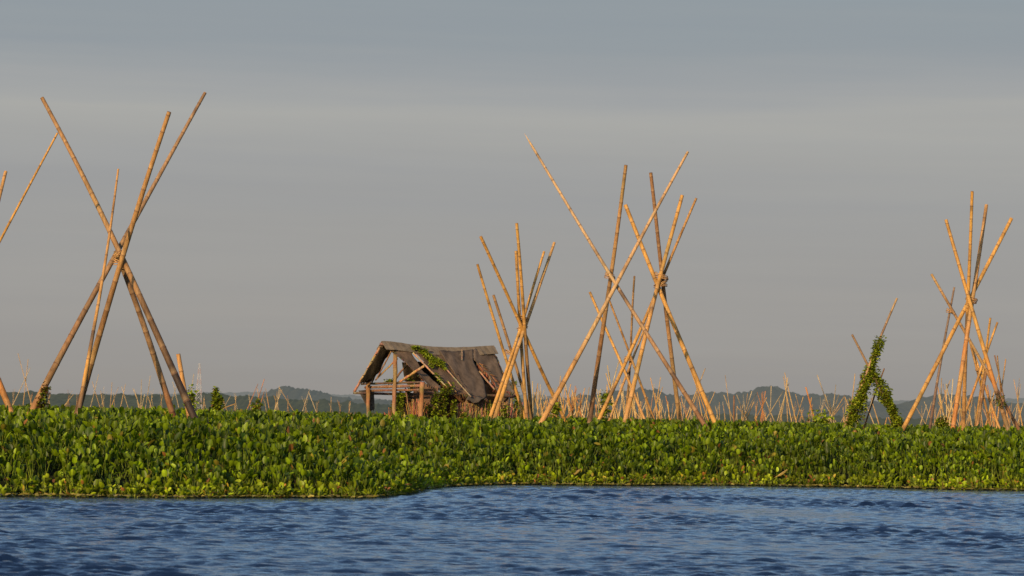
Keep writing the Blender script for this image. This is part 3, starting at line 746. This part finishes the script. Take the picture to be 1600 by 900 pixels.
# ridge cap: two narrow strips folded over the ridge pole
for sgn, nm in ((1, 'ridge_cap'), (-1, 'ridge_cap')):
    mb = MB(); vs = []; cs = []; K = 30
    for i in range(K):
        s = -.48 + (3.08 + .48) * i / (K - 1); sagz = -.085 * math.sin(math.pi * min(1, max(0, (s + .2) / 3.2))) + .012 * noise.noise(Vector((s * 4, sgn, 0)))
        for t, dz in ((0, .0), (.18 + .03 * noise.noise(Vector((s * 6, 2, sgn))), -.19)):
            for th in (0, .014):
                vs.append(H(s, t * sgn, ZR + .085 + dz + sagz + th)); cs.append((.20, .155, .105))
    fs = []
    for i in range(K - 1):
        a = i * 4; b = a + 4
        fs += [(a + 1, b + 1, b + 3, a + 3), (a, a + 2, b + 2, b), (a + 2, a + 3, b + 3, b + 2), (a, b, b + 1, a + 1)]
    fs += [(0, 1, 3, 2), ((K - 1) * 4, (K - 1) * 4 + 2, (K - 1) * 4 + 3, (K - 1) * 4 + 1)]
    mb.add(vs, fs, cs); mb.build('ridge_cap', M_CLOTH, hut, smooth=False)

def wood(name, pts, r, col, seed=0, m=M_WOOD, sides=9, label=None):
    """rough round timber with knots"""
    rs2 = random.Random(seed); P = []; Rr = []; Cc = []
    n = 14; pts = [Vector(p) for p in pts]; tot = len(pts) - 1
    for i in range(n):
        t = i / (n - 1) * tot; k = min(int(t), tot - 1); p = pts[k].lerp(pts[k + 1], t - k)
        P.append(p + Vector((rs2.uniform(-1, 1), rs2.uniform(-1, 1), 0)) * r * .25); Rr.append(r * rs2.uniform(.82, 1.15))
        Cc.append(tuple(c * rs2.uniform(.75, 1.2) for c in col))
    mb = MB(); mb.tube(P, Rr, sides, Cc); o = mb.build(name, m, hut)
    if label: o['label'] = label
    return o
POST = (.29, .155, .075)
wood('post', [H(-.16, -.80, -.3), H(-.16, -.84, 1.84)], .048, POST, 1)
wood('post', [H(-.17, .15, -.3), H(-.15, .12, 2.52)], .048, POST, 2)
wood('post', [H(-.12, .98, -.3), H(-.14, 1.12, 1.84)], .054, POST, 3)
wood('post', [H(-.02, .72, .2), H(0, .84, 1.2), H(.02, .96, 1.72)], .035, (.38, .20, .10), 4)
wood('post', [H(-.1, .60, .5), H(0, .80, 1.15)], .045, (.34, .18, .09), 5)
for k, (s, t) in enumerate(((2.9, -.95), (2.9, 0), (2.9, .88), (1.45, -.95), (1.5, .85))):
    wood('post', [H(s, t, -.3), H(s, t, 2.5 if t == 0 else 1.6)], .05, (.26, .15, .08), 20 + k)
wood('ridge_pole', [H(-.52, 0, ZR + .03), H(1.3, 0, ZR - .07), H(3.1, 0, ZR + .03)], .032, (.26, .17, .10), 6)
wood('tie_beam', [H(-.06, -1.22, 1.78), H(-.06, 1.0, 1.84)], .026, (.13, .085, .05), 7)
wood('tie_beam', [H(-.08, -1.05, 1.70), H(-.08, 1.08, 1.76)], .036, (.25, .16, .085), 8)
wood('tie_beam', [H(-.05, -1.10, 1.62), H(-.05, .9, 1.66)], .030, (.20, .12, .07), 9)
wood('eave_beam', [H(-.5, -.97, 1.56), H(3, -.97, 1.56)], .03, (.2, .13, .08), 10)
wood('eave_beam', [H(0, .97, 1.60), H(3, .93, 1.56)], .03, (.16, .10, .06), 11)
def raf(name, a, b, surf, r, col, seed, lift=-.03):
    return wood(name, [surf(*a, lift), surf(*b, lift)], r, col, seed)
raf('rafter', (595, 541), (554, 612), on_back, .034, (.40, .24, .13), 12, -.05)
raf('rafter', (612, 548), (587, 594), on_back, .018, (.30, .19, .11), 13, .05)
raf('rafter', (621, 560), (588, 592), on_back, .022, (.42, .24, .12), 14, .05)
raf('rafter', (645, 551), (702, 609), on_front, .020, (.40, .25, .14), 15, .075)
raf('rafter', (695, 574), (736, 620), on_front, .017, (.34, .24, .15), 16, .095)
raf('rafter', (700, 596), (713, 613), on_front, .017, (.40, .24, .13), 17, .08)
raf('rafter', (749, 580), (773, 609), on_front, .022, (.34, .20, .12), 18, .06)
raf('rafter', (722, 545), (722, 562), on_front, .012, (.30, .22, .15), 19, .09)
wood('brace', [H(.35, -.6, 1.80), H(.35, .15, 2.42)], .026, (.22, .13, .08), 30)
wood('brace', [H(.02, .0, 1.80), H(.02, .98, 2.22)], .030, (.46, .27, .12), 31)
wood('brace', [H(.0, .35, 1.7), H(.3, .2, .9)], .018, (.3, .19, .1), 32)
# batten ends on the left rake
for k in range(6):
    f = .08 + k * .15
    p = H(-.50, -.95 * f, ZR + .05 - (ZR - ZE) * f)
    wood('batten', [p, p + u_ * .38], .013, (.36, .24, .14), 40 + k, sides=6)
def fringe(pts, n, length, col, seed, label):
    rsf = random.Random(seed); mb = MB()
    for k in range(n):
        q = rsf.random() * (len(pts) - 1); i = min(int(q), len(pts) - 2); f = q - i
        a = on_front(pts[i][0] + (pts[i + 1][0] - pts[i][0]) * f, pts[i][1] + (pts[i + 1][1] - pts[i][1]) * f, rsf.uniform(.0, .05))
        b = a + u_ * rsf.uniform(-.3, 1) * length * .5 + Vector((0, 0, -1)) * rsf.uniform(.3, 1) * length + v_ * rsf.uniform(-.1, .3) * length
        mb.tube([a, a.lerp(b, .5) + Vector((0, 0, .01)), b], [.009, .008, .003], 4, tuple(c * rsf.uniform(.5, 1.4) for c in col))
    o = mb.build('thatch_fringe', M_THATCH, hut); o['label'] = label
fringe([(768, 544), (778, 564), (788, 588), (808, 616)], 170, .10, (.15, .10, .065), 3, 'ragged thatch fringe down the right edge of the roof')
fringe([(690, 608), (714, 613), (735, 619), (760, 622)], 150, .13, (.17, .11, .065), 4, 'dry fringe hanging from the front eave')
fringe([(775, 604), (790, 610), (808, 616)], 90, .14, (.20, .13, .08), 5, 'dry fringe at the right eave')
fringe([(612, 546), (640, 572), (668, 602), (690, 609)], 110, .06, (.16, .11, .07), 6, 'frayed edge of the first roof sheet')
# hanging scraps
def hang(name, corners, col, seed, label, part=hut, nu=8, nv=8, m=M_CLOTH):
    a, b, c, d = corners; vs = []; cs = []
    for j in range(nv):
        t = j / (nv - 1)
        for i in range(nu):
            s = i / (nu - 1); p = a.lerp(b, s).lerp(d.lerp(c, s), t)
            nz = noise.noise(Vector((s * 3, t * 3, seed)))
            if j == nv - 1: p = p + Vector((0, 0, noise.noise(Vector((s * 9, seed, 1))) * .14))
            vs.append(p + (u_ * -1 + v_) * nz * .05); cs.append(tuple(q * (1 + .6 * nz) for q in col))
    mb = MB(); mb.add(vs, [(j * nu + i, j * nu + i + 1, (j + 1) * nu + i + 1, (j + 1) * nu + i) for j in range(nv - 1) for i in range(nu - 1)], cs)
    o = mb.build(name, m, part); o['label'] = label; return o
hang('hanging_sheet', [H(-.35, -.98, 1.62), H(.1, -.95, 1.66), H(.12, -.92, 1.20), H(.0, -.95, 1.08)], (.10, .085, .07), 3, 'dark torn sheet hanging from the left eave')
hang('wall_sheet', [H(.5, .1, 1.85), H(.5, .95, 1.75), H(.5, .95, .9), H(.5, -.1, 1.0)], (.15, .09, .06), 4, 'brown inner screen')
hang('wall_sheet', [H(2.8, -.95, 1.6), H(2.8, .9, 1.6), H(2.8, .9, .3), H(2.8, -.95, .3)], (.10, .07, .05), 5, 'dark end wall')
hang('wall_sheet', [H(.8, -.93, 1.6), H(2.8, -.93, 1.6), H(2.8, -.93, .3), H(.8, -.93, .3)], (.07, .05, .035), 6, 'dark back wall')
# low front wall of dry reed bundles
def reed_wall(name, s0, s1, t, z0, z1, n, col, seed, label, spread=.10):
    rs3 = random.Random(seed); mb = MB()
    for k in range(n):
        s = rs3.uniform(s0, s1); a = H(s, t + rs3.gauss(0, .05), z0 - .2); h = rs3.uniform(z0 + (z1 - z0) * .45, z1)
        b = H(s + rs3.gauss(0, spread), t + rs3.gauss(0, .06), h)
        c = tuple(q * rs3.uniform(.5, 1.3) for q in col); r = rs3.uniform(.006, .014)
        mb.tube([a, a.lerp(b, .5) + v_ * rs3.uniform(-.02, .03), b], [r, r, r * .5], 4, c)
    o = mb.build(name, M_THATCH, hut); o['label'] = label
    return o
reed_wall('reed_wall', 1.10, 3.0, .92, .7, 1.40, 1500, (.42, .27, .12), 1, 'broken orange brown reed wall under the front eave')
reed_wall('reed_wall', .55, 1.3, .9, .7, 1.2, 220, (.40, .2, .09), 2, 'dry stalks at the front corner', .16)
reed_wall('reed_wall', -.15, .25, .80, .6, 1.45, 240, (.42, .20, .09), 3, 'frayed stalks round the right gable post', .12)
reed_wall('reed_wall', 2.3, 3.0, 1.0, .6, 1.45, 260, (.48, .28, .13), 4, 'splintered stalks at the right end', .16)
reed_wall('reed_wall', -.1, .5, -.15, .5, 1.25, 160, (.30, .13, .07), 5, 'rusty stalks behind the middle post', .12)
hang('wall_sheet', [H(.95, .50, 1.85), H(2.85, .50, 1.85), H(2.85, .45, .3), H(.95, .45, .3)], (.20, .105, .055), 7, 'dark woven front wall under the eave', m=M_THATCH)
# torn edge of thatch seen in the roof tear
mb = MB(); rs4 = random.Random(5)
for k in range(150):
    f = rs4.random(); a = on_front(746 + 34 * f, 566 + 36 * f, .02); b = a + Vector((rs4.uniform(-.10, .22), rs4.uniform(-.05, .05), rs4.uniform(-.30, -.05)))
    mb.tube([a, a.lerp(b, .5), b], [.010, .008, .004], 4, tuple(q * rs4.uniform(.6, 1.3) for q in (.27, .13, .075)))
o = mb.build('frayed_thatch', M_THATCH, hut); o['label'] = 'reddish thatch fraying through the roof tear'

def fpath(pts, lift): return [on_front(px, py, lift) for px, py in pts]
leafy('climbing_vine', 'yellow green vine trailing from the hut ridge down its front roof', 'vine',
      [fpath([(645, 544), (652, 543), (668, 550)], .10), fpath([(650, 545), (665, 556), (680, 566), (694, 575)], .07), fpath([(660, 548), (682, 562), (693, 568)], .07), fpath([(674, 560), (676, 574)], .06), fpath([(690, 566), (694, 578)], .06), fpath([(680, 585), (690, 597)], .07)],
      1100, .045, .042, HY, dark=.0, brown=.03)
leafy('climbing_vine', 'dark green vine climbing inside the left opening of the hut by the middle post', 'vine',
      [[H(.1, -.25, .8), H(.15, -.15, 1.55)], [H(.0, .12, .8), H(.05, .12, 1.6)], [H(.2, .3, 1.7), H(.3, .2, 2.0)], [H(.1, -.5, 1.84), H(.1, -.2, 1.84)], [H(-.2, .35, .8), H(-.15, .4, 1.35)], [H(.1, -.15, 1.3), H(.1, .5, 1.7)]], 1300, .06, .045, HY, dark=.25)
leafy('climbing_vine', 'dark green creeper hanging over the front corner of the hut under the eave', 'vine',
      [[H(.35, .95, .8), H(.4, 1.0, 1.55)], [H(.6, 1.0, .8), H(.65, 1.0, 1.5)], [H(.9, 1.0, .8), H(.9, 1.05, 1.4)], [H(.5, 1.05, 1.55), H(.85, 1.0, 1.75)], [H(.2, .7, .8), H(.3, .75, 1.3)]], 1700, .085, .05, HY, dark=.30)
leafy('climbing_vine', 'green creeper growing up behind the right end of the hut', 'vine',
      [[H(2.95, .95, .8), H(3.0, 1.0, 1.6)], [H(2.5, 1.1, .8), H(2.5, 1.1, 1.3)], [H(3.1, 1.05, .8), H(3.15, 1.1, 1.3)], [H(3.1, .3, 1.7), H(3.1, .75, 1.85)], [H(2.0, 1.0, .8), H(2.05, 1.0, 1.4)]], 1300, .07, .05, HY, dark=.2)
leafy('weed', 'low green weeds sprouting along the foot of the hut front wall', 'weed',
      [[H(1.2, 1.15, .9), H(2.2, 1.15, 1.0)], [H(1.2, 1.12, .8), H(1.2, 1.1, 1.15)]], 600, .06, .05, HY, dark=.05)

# ------------------------------------------------------------------ lattice mast
mast = empty('lattice_mast', tuple(at(310, 640, 2400)[:2]) + (0,))
tag(mast, 'faint red and white lattice mast above the far tree line', 'mast')
bx, by = mast.location.x, mast.location.y
top_h = at(310, 568, 2400).z; nseg = 9
for i in range(nseg):
    z0 = top_h * i / nseg; z1 = top_h * (i + 1) / nseg; w0 = 2.6 * (1 - .8 * i / nseg); w1 = 2.6 * (1 - .8 * (i + 1) / nseg)
    mb = MB(); col = (.40, .30, .27) if i % 2 else (.44, .42, .40)  # red and white, paled toward the sky colour to imitate haze
    C4 = [(-1, -1), (1, -1), (1, 1), (-1, 1)]
    for k in range(4):
        (a, b), (c, d) = C4[k], C4[(k + 1) % 4]
        p = Vector((bx + a * w0, by + b * w0, z0)); q = Vector((bx + a * w1, by + b * w1, z1)); p2 = Vector((bx + c * w0, by + d * w0, z0)); q2 = Vector((bx + c * w1, by + d * w1, z1))
        mb.box(p, q, .17, .17, col); mb.box(p, q2, .08, .08, col); mb.box(p2, q, .08, .08, col); mb.box(q, q2, .09, .09, col)
    mb.build('lattice_section', M_HAZED_PAINT, mast, smooth=False)

# ------------------------------------------------------------------ hills
def ridge(name, pts, Y, m, depth, bump, seed, ext=1):
    """hill range whose skyline passes the given picture points; real slope falling to the lake in front and behind"""
    xs = []; zs = []
    for px, py in pts:
        p = at(px, py, Y); xs.append(p.x); zs.append(p.z)
    step = Y / F * 1.6
    X = np.arange(xs[0], xs[-1], step); Z = np.interp(X, xs, zs)
    rr = np.random.default_rng(seed); n = len(X)
    prof = [(-1, 0), (-.7, .12), (-.5, .32), (-.35, .55), (-.2, .78), (-.1, .92), (0, 1), (.3, .8), (1, 0)]
    V = []
    for yo, f in prof:
        b = np.array([noise.noise(Vector((x / (Y * .0040), yo * 7, seed))) + .6 * noise.noise(Vector((x / (Y * .0016), yo * 9, seed + 3))) + .5 * noise.noise(Vector((x / (Y * .0007), yo * 13, seed + 7))) for x in X])
        z = np.maximum(Z, 0) * f + b * bump * (1 if 0 < f else 0)
        V.append(np.stack([X, np.full(n, Y + yo * depth) + b * depth * .02, np.where(f == 0, -1, z)], 1))
    V = np.concatenate(V); fs = np.array([(j * n + i, j * n + i + 1, (j + 1) * n + i + 1, (j + 1) * n + i) for j in range(len(prof) - 1) for i in range(n - 1)])
    o = np_mesh(name, V, fs, None, [m], smooth=True); tag(o, kind='structure'); return o
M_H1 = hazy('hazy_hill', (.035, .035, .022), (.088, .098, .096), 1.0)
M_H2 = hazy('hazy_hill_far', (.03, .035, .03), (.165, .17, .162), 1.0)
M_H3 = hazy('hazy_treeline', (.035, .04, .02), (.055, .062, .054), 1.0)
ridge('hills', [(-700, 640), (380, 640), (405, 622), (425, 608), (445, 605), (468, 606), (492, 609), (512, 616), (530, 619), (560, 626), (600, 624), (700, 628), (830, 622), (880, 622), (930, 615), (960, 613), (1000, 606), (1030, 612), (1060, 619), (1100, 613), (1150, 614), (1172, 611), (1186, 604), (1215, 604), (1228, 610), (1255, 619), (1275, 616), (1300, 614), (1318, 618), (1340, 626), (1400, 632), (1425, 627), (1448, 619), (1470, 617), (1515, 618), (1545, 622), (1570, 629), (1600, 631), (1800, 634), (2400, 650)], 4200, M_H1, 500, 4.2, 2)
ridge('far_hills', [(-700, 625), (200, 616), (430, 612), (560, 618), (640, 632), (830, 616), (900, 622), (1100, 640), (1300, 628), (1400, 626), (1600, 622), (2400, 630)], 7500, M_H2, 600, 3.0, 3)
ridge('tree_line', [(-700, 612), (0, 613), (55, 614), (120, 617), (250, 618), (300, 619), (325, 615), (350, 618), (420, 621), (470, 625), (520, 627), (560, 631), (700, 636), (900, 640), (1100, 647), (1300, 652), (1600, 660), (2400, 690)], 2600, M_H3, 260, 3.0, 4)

# ------------------------------------------------------------------ water
def stretch(core, lo, hi, g=1.25):
    a = [core[0]]; st = core[1] - core[0]
    while a[-1] > lo: st *= g; a.append(a[-1] - st)
    b = [core[-1]]; st = core[-1] - core[-2]
    while b[-1] < hi: st *= g; b.append(b[-1] + st)
    return np.concatenate([np.array(a[1:][::-1]), core, np.array(b[1:])])
yc = [17.0]
while yc[-1] < 64: yc.append(yc[-1] * 1.00125)
ys = stretch(np.array(yc), -60, 14000, 1.2); xsw = stretch(np.arange(-12.5, 13.5, .036), -6000, 6000, 1.2)
WX, WY = np.meshgrid(xsw, ys)
Hh = np.zeros_like(WX); r5 = np.random.default_rng(3)
mod1 = 1 + .3 * fbm(WX, WY * .7, .9, 21); mod2 = 1 + .3 * fbm(WX, WY * .5, .35, 22)
for k in range(95):
    lam = math.exp(r5.uniform(math.log(.095), math.log(.5))); kk = 2 * math.pi / lam
    th = math.pi / 2 + .12 + r5.normal(0, .24); slope = .0168 * (lam / .5) ** -.8
    s = np.sin(kk * (WX * math.cos(th) + WY * math.sin(th)) + r5.uniform(0, 6.28))
    Hh += slope / kk * s * (mod1 if lam < .6 else mod2)
Hh += .35 * np.maximum(Hh, 0) ** 2 / .03
fx = np.clip((13.2 - np.abs(WX)) / 1.5, 0, 1); fy = np.clip((62 - WY) / 3, 0, 1) * np.clip((WY - 17.2) / 1, 0, 1)
Hh *= fx * fy
Hh *= np.clip((edge_y(WX) - WY) / 4.0, .18, 1)
nx, ny = len(xsw), len(ys)
jj, i2 = np.meshgrid(np.arange(ny - 1), np.arange(nx - 1), indexing='ij'); q = (jj * nx + i2).ravel()
water = np_mesh('water', np.stack([WX, WY, Hh], -1).reshape(-1, 3), np.stack([q, q + 1, q + nx + 1, q + nx], 1), None, [water_material()])
tag(water, kind='structure')

# ------------------------------------------------------------------ light and sky
SUN_EL, SUN_AZ = R(16), Vector((-.42, -.91, 0)).normalized()
sd = bpy.data.lights.new('sun', 'SUN'); sd.energy = 4.8; sd.angle = R(.53); sd.color = (1.0, .70, .38)
so = bpy.data.objects.new('sun', sd); COL.objects.link(so)
to_sun = Vector((SUN_AZ.x * math.cos(SUN_EL), SUN_AZ.y * math.cos(SUN_EL), math.sin(SUN_EL)))
so.rotation_euler = to_sun.to_track_quat('Z', 'Y').to_euler()
so.location = (0, 0, 30)

w = bpy.data.worlds.new('World'); scene.world = w; w.use_nodes = True; nt = w.node_tree; nt.nodes.clear(); L = nt.links.new
out = nt.nodes.new('ShaderNodeOutputWorld'); bg = nt.nodes.new('ShaderNodeBackground')
sky = nt.nodes.new('ShaderNodeTexSky'); sky.sky_type = 'NISHITA'; sky.sun_disc = False
sky.sun_elevation = SUN_EL; sky.sun_rotation = math.atan2(SUN_AZ.x, SUN_AZ.y); sky.dust_density = 2.0; sky.air_density = 1.2
tc = nt.nodes.new('ShaderNodeTexCoord'); sep = nt.nodes.new('ShaderNodeSeparateXYZ'); L(tc.outputs['Generated'], sep.inputs[0])
mp = nt.nodes.new('ShaderNodeMapping'); mp.inputs['Scale'].default_value = (3.5, 3.5, 60); L(tc.outputs['Generated'], mp.inputs[0])
no = N(nt, 'ShaderNodeTexNoise', i_Scale=1.0, i_Detail=6.0, i_Roughness=0.55); L(mp.outputs[0], no.inputs['Vector'])
ma = nt.nodes.new('ShaderNodeMath'); ma.operation = 'MULTIPLY_ADD'; L(no.outputs['Fac'], ma.inputs[0]); ma.inputs[1].default_value = .030; L(sep.outputs['Z'], ma.inputs[2])
ms = nt.nodes.new('ShaderNodeMath'); ms.operation = 'SUBTRACT'; L(ma.outputs[0], ms.inputs[0]); ms.inputs[1].default_value = .015
mm = nt.nodes.new('ShaderNodeMath'); mm.operation = 'MULTIPLY'; L(ms.outputs[0], mm.inputs[0]); mm.inputs[1].default_value = 4.0
# haze and stratus near the horizon (z*4: 0.4 = 5.7 degrees)
haze = ramp(nt, mm.outputs[0], [(0.0, (.300, .282, .262)), (.12, (.322, .312, .298)), (.27, (.335, .336, .330)), (.385, (.386, .387, .370)), (.42, (.345, .358, .362)), (.47, (.290, .322, .345)), (.54, (.272, .315, .345)), (.66, (.33, .39, .46))])
mk = nt.nodes.new('ShaderNodeMapRange'); L(sep.outputs['Z'], mk.inputs[0])
mk.inputs[1].default_value = .13; mk.inputs[2].default_value = .21
up = mixc(nt, 1.0, sky.outputs[0], (.128, .150, .186, 1), 'MULTIPLY')
mp2 = nt.nodes.new('ShaderNodeMapping'); mp2.inputs['Scale'].default_value = (2.2, 2.2, 48); mp2.inputs['Rotation'].default_value = (0, .012, 0); L(tc.outputs['Generated'], mp2.inputs[0])
no2 = N(nt, 'ShaderNodeTexNoise', i_Scale=1.0, i_Detail=7.0, i_Roughness=0.6); L(mp2.outputs[0], no2.inputs['Vector'])
var = ramp(nt, no2.outputs['Fac'], [(.3, (.985, .995, 1.02)), (.5, (1.03, 1.03, 1.03)), (.72, (1.09, 1.08, 1.06))])
haze = mixc(nt, 1.0, haze, var, 'MULTIPLY')
allc = mixc(nt, mk.outputs[0], haze, up)
L(allc, bg.inputs[0]); bg.inputs[1].default_value = 1.0; L(bg.outputs[0], out.inputs[0])

scene.view_settings.view_transform = 'Standard'; scene.view_settings.look = 'None'; scene.view_settings.exposure = 0
scene.render.engine = 'CYCLES'
scene.cycles.max_bounces = 6
